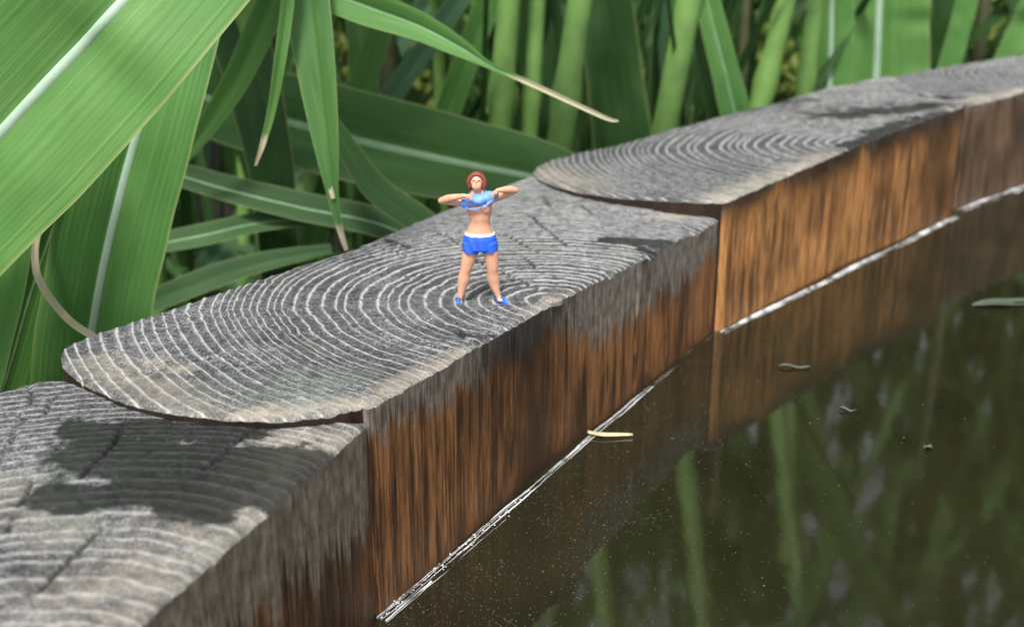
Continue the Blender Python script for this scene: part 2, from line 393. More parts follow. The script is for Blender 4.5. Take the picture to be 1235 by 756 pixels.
sh = lambda q, dx, dy: np.array([q[0]+dx, q[1]+dy, 0])
left3 = [(647, 200), (643, 206), (648, 213), (668, 222), (700, 230), (740, 236), (790, 240), (840, 242)]
n1 = np.array([-d1[1], d1[0]]); n4 = np.array([-d4[1], d4[0]]); n2v = np.array([-dd2[1], dd2[0]])
o1 = [on(plane1, *q) for q in [(400, 507), (330, 511), (260, 507), (200, 500), (150, 486), (110, 468), (76, 455), (45, 456), (0, 470), (-90, 490)]]
o1 += [np.array([*(A1[:2]+n1*3.9), 0])]
make_log('nearest weathered log post at the bottom left with dark patches and long cracks', A1, P1, B1, o1, plane1, M['face1'], 31,
    dark_patches=[(on(plane1, 120, 545), on(plane1, 290, 575), .7, 1.0), (on(plane1, 180, 585), on(plane1, 350, 560), .6, 1.0), (on(plane1, 95, 518), on(plane1, 300, 520), .35, .95),  # soft-edged patches where the cut end is darker
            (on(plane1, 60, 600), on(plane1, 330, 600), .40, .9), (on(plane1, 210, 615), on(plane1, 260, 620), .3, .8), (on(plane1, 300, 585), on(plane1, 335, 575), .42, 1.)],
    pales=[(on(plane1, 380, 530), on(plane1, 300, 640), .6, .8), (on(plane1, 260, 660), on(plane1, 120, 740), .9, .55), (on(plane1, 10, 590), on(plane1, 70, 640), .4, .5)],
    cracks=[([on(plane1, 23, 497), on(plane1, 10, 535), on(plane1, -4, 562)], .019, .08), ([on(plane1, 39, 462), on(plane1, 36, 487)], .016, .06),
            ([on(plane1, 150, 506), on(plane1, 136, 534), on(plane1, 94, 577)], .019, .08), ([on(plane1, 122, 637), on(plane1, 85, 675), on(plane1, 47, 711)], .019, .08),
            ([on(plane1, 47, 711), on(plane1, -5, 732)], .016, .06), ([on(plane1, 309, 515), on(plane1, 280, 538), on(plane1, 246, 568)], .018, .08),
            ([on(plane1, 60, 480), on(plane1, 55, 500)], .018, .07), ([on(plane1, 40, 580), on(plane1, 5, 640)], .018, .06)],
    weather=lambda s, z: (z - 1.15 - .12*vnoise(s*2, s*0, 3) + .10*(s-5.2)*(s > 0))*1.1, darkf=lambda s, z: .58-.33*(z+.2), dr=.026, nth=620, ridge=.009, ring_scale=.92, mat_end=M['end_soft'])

o2l = o2(*left2)[::-1]
rt = [on(plane2, 862, 247), on(plane2, 800, 236), on(plane2, 740, 225)]
def w2(s, z):
    t_ = 2.15 - .25*np.clip((s+4)/4, 0, 1) - .65*np.clip((s-.2)/1.2, 0, 1) + .25*np.clip((s-4.4)/1, 0, 1)
    return (z - t_)*1.25
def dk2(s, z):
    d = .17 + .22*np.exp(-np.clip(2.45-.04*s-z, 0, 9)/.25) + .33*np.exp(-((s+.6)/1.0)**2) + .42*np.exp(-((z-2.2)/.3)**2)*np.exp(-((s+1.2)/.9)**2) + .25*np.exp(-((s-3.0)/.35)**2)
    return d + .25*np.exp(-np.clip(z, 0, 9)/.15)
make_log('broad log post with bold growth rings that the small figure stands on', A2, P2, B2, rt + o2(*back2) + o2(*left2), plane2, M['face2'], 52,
    dark_patches=[(on(plane2, 750, 242), on(plane2, 850, 248), .22, .95), (on(plane2, 738, 290), on(plane2, 800, 294), .30, 1.0), (on(plane2, 575, 407), on(plane2, 598, 404), .12, .45),
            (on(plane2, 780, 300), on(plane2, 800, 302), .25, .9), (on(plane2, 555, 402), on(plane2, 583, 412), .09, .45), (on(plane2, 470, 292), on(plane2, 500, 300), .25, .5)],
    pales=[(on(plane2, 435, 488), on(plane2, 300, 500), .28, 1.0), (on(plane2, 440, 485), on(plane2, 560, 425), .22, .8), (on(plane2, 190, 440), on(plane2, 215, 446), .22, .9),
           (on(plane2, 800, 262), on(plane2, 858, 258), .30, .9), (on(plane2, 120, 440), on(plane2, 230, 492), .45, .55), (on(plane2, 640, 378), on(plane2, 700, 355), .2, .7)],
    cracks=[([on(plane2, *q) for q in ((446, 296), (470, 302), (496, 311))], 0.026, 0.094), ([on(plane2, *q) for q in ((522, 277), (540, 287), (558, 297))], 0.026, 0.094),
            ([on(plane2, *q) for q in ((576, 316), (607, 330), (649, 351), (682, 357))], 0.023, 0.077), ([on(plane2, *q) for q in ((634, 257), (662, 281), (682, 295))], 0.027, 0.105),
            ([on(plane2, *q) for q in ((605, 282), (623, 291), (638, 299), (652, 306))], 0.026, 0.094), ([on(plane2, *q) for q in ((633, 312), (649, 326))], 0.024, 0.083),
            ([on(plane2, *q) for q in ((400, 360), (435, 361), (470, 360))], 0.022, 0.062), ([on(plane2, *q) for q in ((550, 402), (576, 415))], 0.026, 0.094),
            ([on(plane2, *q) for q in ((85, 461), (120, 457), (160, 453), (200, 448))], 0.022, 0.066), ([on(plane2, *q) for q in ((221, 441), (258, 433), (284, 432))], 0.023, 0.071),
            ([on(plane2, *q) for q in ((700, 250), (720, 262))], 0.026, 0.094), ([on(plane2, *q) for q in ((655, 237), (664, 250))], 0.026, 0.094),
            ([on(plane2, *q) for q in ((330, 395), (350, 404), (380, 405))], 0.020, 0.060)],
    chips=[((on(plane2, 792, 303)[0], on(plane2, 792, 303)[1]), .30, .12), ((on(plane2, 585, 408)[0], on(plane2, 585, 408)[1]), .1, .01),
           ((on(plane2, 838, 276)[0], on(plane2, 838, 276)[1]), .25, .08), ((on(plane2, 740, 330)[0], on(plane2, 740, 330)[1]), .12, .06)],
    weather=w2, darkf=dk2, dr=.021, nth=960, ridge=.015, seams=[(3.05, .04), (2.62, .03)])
def w3(s, z): return (z - 2.42 + .35*np.exp(-((s+6)/1.4)**2))*1.6
def dk3(s, z): return .24 + .75*np.exp(-np.clip(2.5-z, 0, 9)/.30)*np.clip(.5+1.5*(vnoise(s*1.7, s*0, 8)+.3), .2, 1.6) + .2*np.exp(-((z-.9)/.5)**2)*np.exp(-((s+7)/1.5)**2) + .25*np.clip((s-2.3)/1.2, 0, 1)
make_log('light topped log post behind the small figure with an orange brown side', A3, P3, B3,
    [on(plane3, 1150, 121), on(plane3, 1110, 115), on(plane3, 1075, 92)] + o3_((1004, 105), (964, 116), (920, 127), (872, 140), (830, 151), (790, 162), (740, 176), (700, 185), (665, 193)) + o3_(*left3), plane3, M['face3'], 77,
    dark_patches=[(on(plane3, 1000, 140), on(plane3, 1110, 130), 1.1, .62), (on(plane3, 1060, 160), on(plane3, 1140, 138), .6, .75), (on(plane3, 1020, 176), on(plane3, 1055, 165), .30, .9), (on(plane3, 930, 125), on(plane3, 980, 120), .4, .5)],
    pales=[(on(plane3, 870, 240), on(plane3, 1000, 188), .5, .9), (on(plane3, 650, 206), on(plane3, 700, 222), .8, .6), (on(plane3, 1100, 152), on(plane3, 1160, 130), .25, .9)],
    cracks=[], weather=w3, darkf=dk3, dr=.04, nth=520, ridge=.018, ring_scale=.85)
def dk4(s, z): return .30 + .0*z - .25*np.exp(-((s+5.4)/.25)**2)
make_log('farthest dark grey log post at the right edge of the wall', A4, P4, B4,
    [np.array([*(B4[:2]+n4*3.6), 0])] + [on(plane4, *q) for q in ((1235, 66), (1170, 76), (1105, 86), (1072, 93), (1105, 112), (1145, 121))], plane4, M['face4'], 93,
    dark_patches=[(on(plane4, 1090, 118), on(plane4, 1150, 119), .7, .45)], pales=[(on(plane4, 1170, 122), on(plane4, 1240, 108), .45, 1.0)],
    weather=lambda s, z: (z-2.4)*1.5, darkf=dk4, dr=.05, nth=400, ridge=.015)

# --- the oval knot at the pith of the second post: a real plug of wood, tilted into the face
def lathe(prof, n=24):
    V, Fc = [], []
    for r, z in prof:
        for k in range(n): V.append((r*math.cos(2*math.pi*k/n), r*math.sin(2*math.pi*k/n), z))
    for i in range(len(prof)-1):
        for k in range(n): Fc.append((i*n+k, i*n+(k+1) % n, (i+1)*n+(k+1) % n, (i+1)*n+k))
    Fc.append(tuple((len(prof)-1)*n+k for k in range(n)))
    return V, Fc
post2 = [o for o in bpy.data.objects if o.name.startswith('log_post') and 'figure stands' in o['label']][0]
V, Fc = lathe([(.15, -.06), (.155, .0), (.145, .022), (.12, .028), (.06, .030), (.001, .031)])
me = mesh_np('knot', np.array(V), Fc, dict(phase=[.5 for v in V], dark_patch=[0]*len(V), pale=[.6]*len(V), crack=[0]*len(V)))
kn = link('knot', me, M['end'], post2); kn.location = Vector(P2 - np.array([P2[0], P2[1], 0])) + Vector((-.03, .1, .03)); kn.scale = (1.0, 1.25, 1)
kn.rotation_euler = (0, .05, -.5)

# ------------------------------------------------------------------ ground, water, meniscus
def soil_material():
    t = NT('dark_soil'); o = t.obj(); n = t.noise(o, .8, 6, .7); f = t.noise(o, 5, 5, .7)
    c = t.mix(f, t.ramp(n, [(.35, (.010, .009, .006)), (.65, (.035, .028, .018))]), (.05, .045, .025))
    t.set(Base_Color=c, Roughness=.9); t.bump(t.math('ADD', n, f), .5, 1); return t.m
GZ = -3.5
gx = np.linspace(-300, 300, 90); gx = np.sign(gx)*(np.abs(gx)/300)**2*300
X, Y = np.meshgrid(gx, gx+40, indexing='ij')
Z = GZ - 3 + .5*vnoise(X*.2, Y*.2, 2) + .15*vnoise(X*.8, Y*.8, 3)
link('ground', mesh_np('ground', np.stack([X, Y, Z], -1).reshape(-1, 3), grid_faces(90, 90, flip=True)), soil_material(), kind='structure')

def water_material():
    t = NT('pond_water'); o = t.obj()
    n = t.noise(t.scale(o, (1, 1, 1)), .5, 4)
    c = t.ramp(n, [(.3, (.011, .010, .005)), (.7, (.020, .018, .008))])
    t.set(Base_Color=c, Roughness=.055, IOR=1.50, Specular_IOR_Level=1.0)
    rip = t.noise(t.scale(o, (1.0, .5, 1)), 1.3, 3, .5)
    rip2 = t.noise(o, 9, 3, .5)
    t.bump(t.math('ADD', rip, t.math('MULTIPLY', rip2, .05)), .02, .12); return t.m
wat = water_material()
W1 = B1[:2]; 
wl_pts = [A1[:2], B1[:2], A2[:2], B2[:2], A3[:2], B3[:2], A4[:2], B4[:2]]
inset = lambda q, n, k=.35: q + n*k
wallback = [inset(A1[:2], n1), inset(B1[:2], n1), inset(A2[:2], n2v), inset(B2[:2], n2v), inset(A3[:2], np.array([-d3[1], d3[0]])), inset(B3[:2], np.array([-d3[1], d3[0]])), inset(A4[:2], n4), inset(B4[:2], n4)]
wp = wallback + [np.array([120., 75.]), np.array([160, -90.]), np.array([-20, -90.]), np.array([-12., -10.])]
bmw = bmesh.new(); vs = [bmw.verts.new((q[0], q[1], 0)) for q in wp]; fc = bmw.faces.new(vs); bmesh.ops.triangulate(bmw, faces=[fc]); bmesh.ops.recalc_face_normals(bmw, faces=bmw.faces)
me = bpy.data.meshes.new('pond_water'); bmw.to_mesh(me); bmw.free()
if me.polygons[0].normal.z < 0: me.flip_normals()
link('pond_water', me, wat, kind='structure')

# the raised lip of water, its bright sky reflection put into a pale colour
def sheen_material():
    t = NT('sheen_film'); o = t.obj(); n = t.noise(o, 3, 4, .6)
    t.set(Base_Color=t.ramp(n, [(.38, (.12, .12, .115)), (.48, (.50, .50, .51)), (.60, (.74, .75, .77))]), Roughness=.12, Specular_IOR_Level=1.0, Coat_Weight=.6)
    t.bump(n, .01, .5); return t.m
lip_sheen = sheen_material()
Vs, Fs = [], []
def strand(path, offs, width, height, seed, outn, gap=None):
    """a thin wandering ridge of pale painted reflection along the waterline"""
    n = int(np.linalg.norm(path[1]-path[0])/.035)
    t_ = np.linspace(0, 1, n); base = path[0][None, :]*(1-t_[:, None]) + path[1][None, :]*t_[:, None]
    s = t_*np.linalg.norm(path[1]-path[0])
    off = offs + .03*vnoise(s*1.1, s*0, 77) + .018*vnoise(s*1.7, s*0, seed) + .012*vnoise(s*5, s*0, seed+1) + .007*vnoise(s*17, s*0, seed+2)
    wd = width*np.clip(.8+1.0*vnoise(s*2.2, s*0, seed+3), .3, 1.6)*(np.clip(1.3+2.6*vnoise(s*.9, s*0, seed+4), 0.12, 1))
    if gap is not None: wd = wd*gap(s)
    prof = [(-.5, 0), (-.25, .7), (.1, 1), (.35, .55), (.5, 0)]
    st0 = len(Vs)
    for k in range(n):
        for a, b in prof:
            q = base[k] + outn*(off[k]+a*wd[k]); Vs.append((q[0], q[1], -.003 + b*height*min(1, wd[k]/width)*(1+.4*vnoise(s[k]*5, a*3, seed+5))))
    for k in range(n-1):
        for j in range(4):
            a = st0+k*5+j; Fs.append((a, a+1, a+6, a+5))
def outn_of(d): return np.array([d[1], -d[0]])
e2 = (B2-A2)[:2]/np.linalg.norm((B2-A2)[:2]); L2 = np.linalg.norm((B2-A2)[:2])
g2 = lambda s: np.where(s < 7.4, 1.0, .35)
p2 = (A2[:2], B2[:2])
for offs, wd, h, sd in ((.03, .016, .012, 1), (.075, .024, .014, 8), (.012, .010, .025, 22)): strand(p2, offs, wd, h, sd, outn_of(e2), g2)
strand((A2[:2], A2[:2]+e2*.9), .12, .03, .03, 62, outn_of(e2)); strand((A2[:2], A2[:2]+e2*2.6), .15, .012, .008, 64, outn_of(e2))
for offs, wd, h, sd in ((.05, .09, .05, 31), (.13, .03, .02, 38)): strand((A3[:2], B3[:2]), offs, wd, h, sd, outn_of(d3), lambda s: 1.0 + 0*s)
for offs, wd, h, sd in ((.05, .10, .05, 41), (.20, .05, .03, 45)): strand((A4[:2], B4[:2]), offs, wd, h, sd, outn_of(d4), lambda s: .9 + 0*s)
for k in range(90):                                   # white beads carrying the painted reflection, near the corner and along the face
    s = abs(random.gauss(0, 1))*1.4 if k < 90 else random.uniform(0, 7.2); q = A2[:2] + e2*s + outn_of(e2)*(.02 + abs(random.gauss(0, .055)))
    r = random.uniform(.006, .018); z0 = random.uniform(0, .05) if k < 90 else random.uniform(0, .14)*random.random(); st0 = len(Vs)
    for a in range(6): Vs.append((q[0]+r*math.cos(a*math.pi/3), q[1]+r*math.sin(a*math.pi/3), z0+.001))
    Vs.append((q[0], q[1], z0+r))
    for a in range(6): Fs.append((st0+a, st0+(a+1) % 6, st0+6))
link('waterline_sheen', mesh_np('waterline_sheen', np.array(Vs), Fs), lip_sheen, label='thin broken white line of painted sky reflection where the water meets the wood', cat='sheen', kind='stuff')

# dust and pollen floating on the water
Vs, Fs = [], []
rs = random.Random(5)
for k in range(5600):
    while True:
        px, py = rs.uniform(455, 1235), rs.uniform(330, 800)
        q = at_z(px, py, .006)
        if rs.random() < math.exp(-((px-640-(600-py)*.7)/230)**2)*.95*(.35+1.3*(vnoise(px/30, py/30, 4)+.5)**2) + .03: break
    dside = (q[:2]-A2[:2])@outn_of(e2)
    if dside < .1 and q[1] < B2[1]: continue
    if q[1] > A3[1]-1 and (q[:2]-A3[:2])@outn_of(d3) < .3: continue
    r = rs.uniform(.004, .010)*(1.7 if rs.random() < .04 else 1); a0 = rs.uniform(0, 6); st0 = len(Vs)
    for a in range(4): Vs.append((q[0]+r*math.cos(a0+a*math.pi/2)*rs.uniform(.5, 1.2), q[1]+r*math.sin(a0+a*math.pi/2), .003))
    Vs.append((q[0], q[1], .003+r*.6))
    for a in range(4): Fs.append((st0+a, st0+(a+1) % 4, st0+4))
link('pollen', mesh_np('pollen', np.array(Vs), Fs, smooth=False), plain('pollen_dust', (.10, .095, .07), .8, .5, 30), label='fine pale specks of pollen and dust floating on the dark pond', cat='pollen', kind='stuff')

# ------------------------------------------------------------------ leaves and stalks
def catmull(P, n):
    P = [2*P[0]-P[1]] + list(P) + [2*P[-1]-P[-2]]; out = []
    m = len(P)-3
    for k in range(n):
        t = k/(n-1)*m; i = min(int(t), m-1); f = t-i; a, b, c, d = P[i:i+4]
        out.append(.5*((2*b)+(-a+c)*f+(2*a-5*b+4*c-d)*f*f+(-a+3*b-3*c+d)*f**3))
    return np.array(out)
CAMP = np.array([0, 0, CAMZ])
def blade(parent, pts, roll=0.0, mat='leaf', rib='rib', ribw=.07, dry=None, fold=.18, n=48, nu=12, name='leaf', label=None, wave=.0, seed=0):
    """pts: (px, py, y-distance, full width in px). A folded blade with a raised midrib as its own mesh."""
    C = catmull([np.array([*at_y(a, b, y), w_*np.linalg.norm(at_y(a, b, y)-CAMP)/F]) for a, b, y, w_ in pts], n)
    c = C[:, :3]; wd = np.maximum(C[:, 3]*(1+.025*vnoise(np.linspace(0, 14, n), np.zeros(n), seed+3)), .01)
    T = np.gradient(c, axis=0); T /= np.linalg.norm(T, axis=1)[:, None]
    view = CAMP-c; view /= np.linalg.norm(view, axis=1)[:, None]
    S = np.cross(T, view); S /= np.linalg.norm(S, axis=1)[:, None]; N = np.cross(S, T)
    cr, sr = math.cos(roll), math.sin(roll); S2 = S*cr + N*sr; N2 = N*cr - S*sr
    wd = wd/max(.3, abs(cr))
    u = np.linspace(0, 1, nu+1); off = u-.5
    V = c[:, None, :] + S2[:, None, :]*(off[None, :, None]*wd[:, None, None]) + N2[:, None, :]*((np.abs(off)[None, :]*fold*2 - off[None, :]**2*fold*1.6)*wd[:, None])[:, :, None]
    if wave:
        k = np.arange(n)[:, None]/n*18
        V = V + N2[:, None, :]*(wave*wd[:, None]*vnoise(k+0*u[None, :], u[None, :]*1.5+0*k, seed))[:, :, None]
    L = np.concatenate([[0], np.cumsum(np.linalg.norm(np.diff(c, axis=0), axis=1))])
    base = np.array(parent.location) if parent else np.zeros(3)
    uv = np.stack([np.broadcast_to(u[None, :], (n, nu+1)), np.broadcast_to((L/2.2)[:, None], (n, nu+1))], -1).reshape(-1, 2)
    dv = np.zeros((n, nu+1))
    if dry is not None:
        tt = np.linspace(0, 1, n)[:, None]; dv = np.clip((tt-dry)/.07 + .8*vnoise(tt*40, u[None, :]*3, seed), 0, 1)*np.ones((1, nu+1))
    o = link(name, mesh_np(name, V.reshape(-1, 3)-base, grid_faces(n, nu+1), dict(dry=dv.ravel()), uv=uv), M[mat], parent, label=label)
    if rib:
        prof = [(-1, -.02), (-.6, .5), (0, .8), (.6, .5), (1, -.02)]
        hw = ribw*wd*.5
        mid = V[:, nu//2, :]
        RV = mid[:, None, :] + np.stack([S2*(a*hw)[:, None] + N2*(b*hw*.7 + fold*abs(a)*hw)[:, None] for a, b in prof], 1)
        link('midrib', mesh_np('midrib', RV.reshape(-1, 3)-base, grid_faces(n, 5)), M[rib], o)
    return o
def stalk(parent, pts, mat='stalk', nodes=(), name='stem', n=28, k=10):
    C = catmull([np.array([*p, r]) for p, r in pts], n); c = C[:, :3]; base = np.array(parent.location)
    T = np.gradient(c, axis=0); T /= np.linalg.norm(T, axis=1)[:, None]
    S = np.cross(T, [0, 1, 0.05]); S /= np.linalg.norm(S, axis=1)[:, None]; N = np.cross(S, T)
    r = C[:, 3].copy()
    for q in nodes: r *= 1+.28*np.exp(-((np.linspace(0, 1, n)-q)/.022)**2)
    a = np.linspace(0, 2*math.pi, k+1)
    V = c[:, None, :] + r[:, None, None]*(S[:, None, :]*np.cos(a)[None, :, None] + N[:, None, :]*np.sin(a)[None, :, None])
    return link(name, mesh_np(name, V.reshape(-1, 3)-base, grid_faces(n, k+1)), M[mat], parent)
def ground_pt(px, py, y):
    q = at_y(px, py, y); return (q[0], q[1], GZ-2.9)
def plant(label, loc, group='tall broad leaved grasses behind the wall', cat='grass plant', name='reed_plant'):
    return empty(name, loc, label=label, cat=cat, group=group)

# big leaves at the left
p = plant('reed plant whose huge bright leaf with white midrib crosses the top left corner', (-13, 17, GZ-2.9))
stalk(p, [((-13, 17, GZ-2.9), .5), ((-12.6, 17, 4), .4), ((-12.4, 16.6, 12), .25)], nodes=(.3, .6, .8))
blade(p, [(-520, 620, 15.0, 130), (-240, 400, 14.7, 190), (-60, 224, 14.5, 208), (60, 96, 14.6, 212), (160, -11, 14.8, 206), (290, -150, 15.6, 170), (430, -280, 17, 20)], roll=.06, mat='leaf', ribw=.058, fold=.16, n=70, nu=18, wave=.05, seed=4, label='huge bright green leaf blade with white midrib')
blade(p, [(-260, 760, 15.5, 60), (-90, 520, 15.5, 110), (-20, 380, 15.6, 80), (15, 230, 16, 60), (60, 60, 16.5, 20)], roll=.3, mat='leaf', rib='rib_dim', ribw=.05, fold=.2, seed=5)
blade(p, [(-80, 700, 17.2, 60), (0, 480, 17.4, 90), (45, 330, 17.6, 80), (100, 190, 18, 60), (190, 30, 19, 18)], roll=-.45, mat='leaf_mid', rib='rib_dim', ribw=.05, fold=.2, seed=6)
blade(p, [(-120, 20, 15.2, 22), (-40, 20, 15, 22), (10, 2, 15, 20), (60, -40, 15, 12)], roll=.2, mat='leaf_mid', rib=None, seed=16)
p = plant('reed plant with broad upright leaf reaching down behind the left end of the post', (-9.5, 20, GZ-2.9))
stalk(p, [((-9.5, 20, GZ-2.9), .4), ((-9.2, 20, 4), .32), ((-9.1, 20, 10), .2)], nodes=(.3, .6, .8))
blade(p, [(320, -260, 19.5, 30), (232, -60, 18.6, 100), (180, 110, 18, 118), (143, 240, 17.8, 124), (117, 360, 17.6, 122), (102, 480, 17.5, 118), (95, 680, 17.6, 80)], roll=.1, mat='leaf_up', ribw=.085, fold=.22, n=60, nu=14, wave=.04, seed=7, label='broad upright leaf with pale midrib')
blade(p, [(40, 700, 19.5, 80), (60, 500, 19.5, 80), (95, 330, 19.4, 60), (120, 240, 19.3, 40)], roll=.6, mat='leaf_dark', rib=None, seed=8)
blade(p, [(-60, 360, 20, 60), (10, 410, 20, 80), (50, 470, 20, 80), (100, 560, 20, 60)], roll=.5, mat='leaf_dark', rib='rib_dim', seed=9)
# curling dried leaf tip
dl = empty('dry_leaf', at_y(115, 408, 15.6), label='thin cream dried leaf curling down onto the left end of the ringed post', cat='dry leaf')
blade(dl, [(66, 226, 17.3, 22), (50, 255, 17.1, 16), (42, 290, 16.9, 9), (44, 330, 16.7, 8), (60, 360, 16.4, 8.5), (85, 388, 16.1, 8.5), (112, 406, 15.7, 8), (124, 412, 15.5, 3)], roll=.2, mat='leaf', rib=None, dry=.17, fold=.5, name='dry_leaf_blade', seed=3)

# middle plants
def plant_at(px, y, label, **k):
    q = ground_pt(px, 200, y); return plant(label, q, **k)
def reed(px0, py0, px1, py1, y, wpx, label, mat='stalk', y2=None, nodes=(.35, .55, .75), leaves=()):
    """an upright stalk through two sighted points, from the ground to above the picture"""
    a = at_y(px0, py0, y2 or y); b = at_y(px1, py1, y); d = (a-b)/max(1e-6, (a-b)[2])
    g = b + d*(GZ-2.9-b[2]); t_ = b + d*(15-b[2]); r = .5*wpx*np.linalg.norm(b-CAMP)/F
    p = plant(label, (g[0], g[1], g[2]), name='reed_plant')
    stalk(p, [(g, r*1.1), (b + d*(GZ-b[2])*.5, r*1.05), (a, r), (t_, r*.8)], mat=mat, nodes=nodes)
    for lf in leaves: blade(p, **lf)
    return p
G = 'tall broad leaved grasses behind the wall'
p = plant_at(250, 23, 'reed plant with a narrow leaf slanting down left to the broad upright leaf')
stalk(p, [(np.array(p.location)+np.array([2.5, 12, 0]), .25), (np.array(p.location)+np.array([2.3, 10, 12]), .2), (np.array(p.location)+np.array([1.5, 2, 22]), .12)], nodes=(.4, .7), mat='stalk_olive')
blade(p, [(360, -60, 24, 26), (322, 15, 24, 34), (285, 95, 24, 30), (240, 165, 24, 20), (205, 212, 24, 8), (195, 225, 24, 3)], mat='leaf_mid', rib=None, seed=10, roll=.2)
blade(p, [(225, -60, 26, 60), (280, 30, 26, 66), (310, 130, 26, 60), (330, 240, 26, 50), (340, 400, 26, 40)], mat='leaf_dark', rib=None, seed=50, roll=.3)
p = plant_at(335, 20, 'reed plant with a thin drooping leaf whose dry point hangs above the ringed post')
stalk(p, [(np.array(p.location)+np.array([-4.5, 16, 0]), .22), (np.array(p.location)+np.array([-3.2, 14, 12]), .2), (np.array(p.location)+np.array([-.3, 1, 19]), .15)], nodes=(.4, .7))
blade(p, [(352, -90, 20.5, 14), (347, 0, 20, 15), (338, 70, 19.6, 14), (328, 130, 19.4, 10), (318, 170, 19.2, 7), (308, 200, 19.2, 3)], mat='leaf_mid', rib=None, dry=.74, fold=.5, seed=11)
p = plant_at(385, 20, 'reed plant with long hanging leaf whose dry tip meets the ringed post edge')
stalk(p, [(np.array(p.location)+np.array([1, 18, 0]), .22), (np.array(p.location)+np.array([1, 15, 12]), .2), (np.array(p.location)+np.array([.3, 1, 19]), .15)], nodes=(.4, .7))
blade(p, [(366, -80, 21, 44), (374, 10, 20.5, 50), (384, 90, 20, 44), (394, 170, 19.6, 30), (402, 235, 19.3, 14), (410, 275, 19.1, 8), (418, 302, 19, 5)], mat='leaf_mid', rib=None, dry=.80, fold=.35, seed=12, roll=-.2)
blade(p, [(357, -60, 20.9, 8), (362, 40, 20.6, 8), (372, 120, 20.1, 7), (388, 190, 19.7, 6), (402, 240, 19.2, 5)], mat='leaf', rib=None, dry=.25, fold=.4, seed=13)
p = plant_at(520, 22, 'reed plant with a leaf arching across the top and drying to a long cream point')
stalk(p, [(np.array(p.location)+np.array([-4, 6, 0]), .3), (np.array(p.location)+np.array([-4, 4, 12]), .25), (np.array(p.location)+np.array([-3, 1, 20]), .15)], nodes=(.4, .7))
blade(p, [(300, -60, 21.5, 34), (380, -16, 21.2, 38), (440, 8, 21, 42), (505, 32, 20.8, 34), (555, 58, 20.5, 22), (592, 80, 20.3, 8), (640, 101, 20.2, 6.5), (690, 124, 20.1, 6), (732, 143, 20, 5), (746, 146, 20, 2)], mat='leaf', rib='rib_dim', ribw=.07, dry=.60, fold=.5, seed=14, n=70)
# the big blurred horizontal leaf
p = plant_at(160, 27, 'reed plant whose wide dark leaf with a pale midrib lies level behind the figure')
stalk(p, [(np.array(p.location), .4), (np.array(p.location)+np.array([.3, 0, 9]), .3), (np.array(p.location)+np.array([.6, 0, 20]), .2)], nodes=(.4, .7))
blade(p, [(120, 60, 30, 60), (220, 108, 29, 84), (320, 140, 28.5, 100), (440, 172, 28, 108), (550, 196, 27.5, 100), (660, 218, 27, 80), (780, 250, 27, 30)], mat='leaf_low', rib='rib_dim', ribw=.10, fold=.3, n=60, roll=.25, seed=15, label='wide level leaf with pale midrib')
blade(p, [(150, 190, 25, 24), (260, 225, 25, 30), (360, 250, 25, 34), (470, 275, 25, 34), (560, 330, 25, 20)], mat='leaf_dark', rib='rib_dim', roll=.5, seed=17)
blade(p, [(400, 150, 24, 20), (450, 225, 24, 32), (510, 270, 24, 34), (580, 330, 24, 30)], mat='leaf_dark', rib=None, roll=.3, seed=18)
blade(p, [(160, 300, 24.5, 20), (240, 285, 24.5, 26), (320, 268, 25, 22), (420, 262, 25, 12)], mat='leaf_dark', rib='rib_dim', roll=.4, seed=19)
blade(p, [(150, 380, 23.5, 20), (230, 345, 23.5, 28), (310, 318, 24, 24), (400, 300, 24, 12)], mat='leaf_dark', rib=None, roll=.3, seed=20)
# leaves added out of view above the picture, to shade what lies behind the wall
for k, (x0, y0, x1, y1, dy, wd) in enumerate([(-60, -380, 620, -560, 21, 150), (40, -560, 520, -430, 20, 120), (120, -300, 700, -420, 24, 130), (60, -720, 640, -640, 20, 130), (300, -520, 900, -330, 25, 110), (-40, -240, 420, -330, 26, 110)]):
    blade(p, [(x0-150, y0+60, dy, wd*.5), (x0, y0, dy, wd), ((x0+x1)/2, (y0+y1)/2-50, dy, wd*1.1), (x1, y1, dy, wd*.8), (x1+140, y1+90, dy, 8)], mat='leaf_mid', rib=None, roll=.5, fold=.2, seed=60+k)
# olive brown stem and a short bright one low behind the post
reed(318, 170, 322, 330, 31, 26, 'thick olive brown stem standing behind the back edge of the ringed post', mat='stalk_olive')
reed(376, 120, 384, 300, 30.5, 27, 'short bright green stalk low behind the ringed post beside the hanging dry tip', nodes=(.2, .34, .5))
# blurred upright leaves and stalks along the top
def upright(label, px0, py0, px1, py1, y, w0, w1, mat, seed, rib=None, roll=.15, ribw=.08):
    a = at_y(px1, py1, y); p = plant(label, (a[0], a[1], GZ-2.9))
    dx, dy = px1-px0, py1-py0
    blade(p, [(px0-dx*.7, py0-dy*.7, y, w0*.8), (px0, py0, y, w0), ((px0+px1)/2, (py0+py1)/2, y, (w0+w1)/2), (px1, py1, y, w1), (px1+dx*.6, py1+dy*.6, y, w1*.8), (px1+dx*1.8, py1+dy*1.8, y, w1*.5)], mat=mat, rib=rib, seed=seed, roll=roll, ribw=ribw, wave=.05)
    return p
upright('blue green blade leaning left above the level leaf, left of the figure', 560, -10, 462, 130, 31, 24, 26, 'leaf_blue', 21)
upright('mid green blade leaning left directly above the figure', 596, -20, 530, 160, 33, 30, 30, 'leaf_mid', 22)
upright('dark green blade leaning left below the start of the arching leaf', 466, 10, 405, 200, 29, 28, 34, 'leaf_mid', 23)
upright('wide dark blade in the shade right of the brightest stalk', 728, -10, 752, 190, 34, 62, 70, 'leaf_dark', 24)
upright('bright blade with a dark neighbour rising behind the ringed post end right of centre', 850, -10, 890, 150, 31, 28, 36, 'leaf', 25, rib='rib_dim')
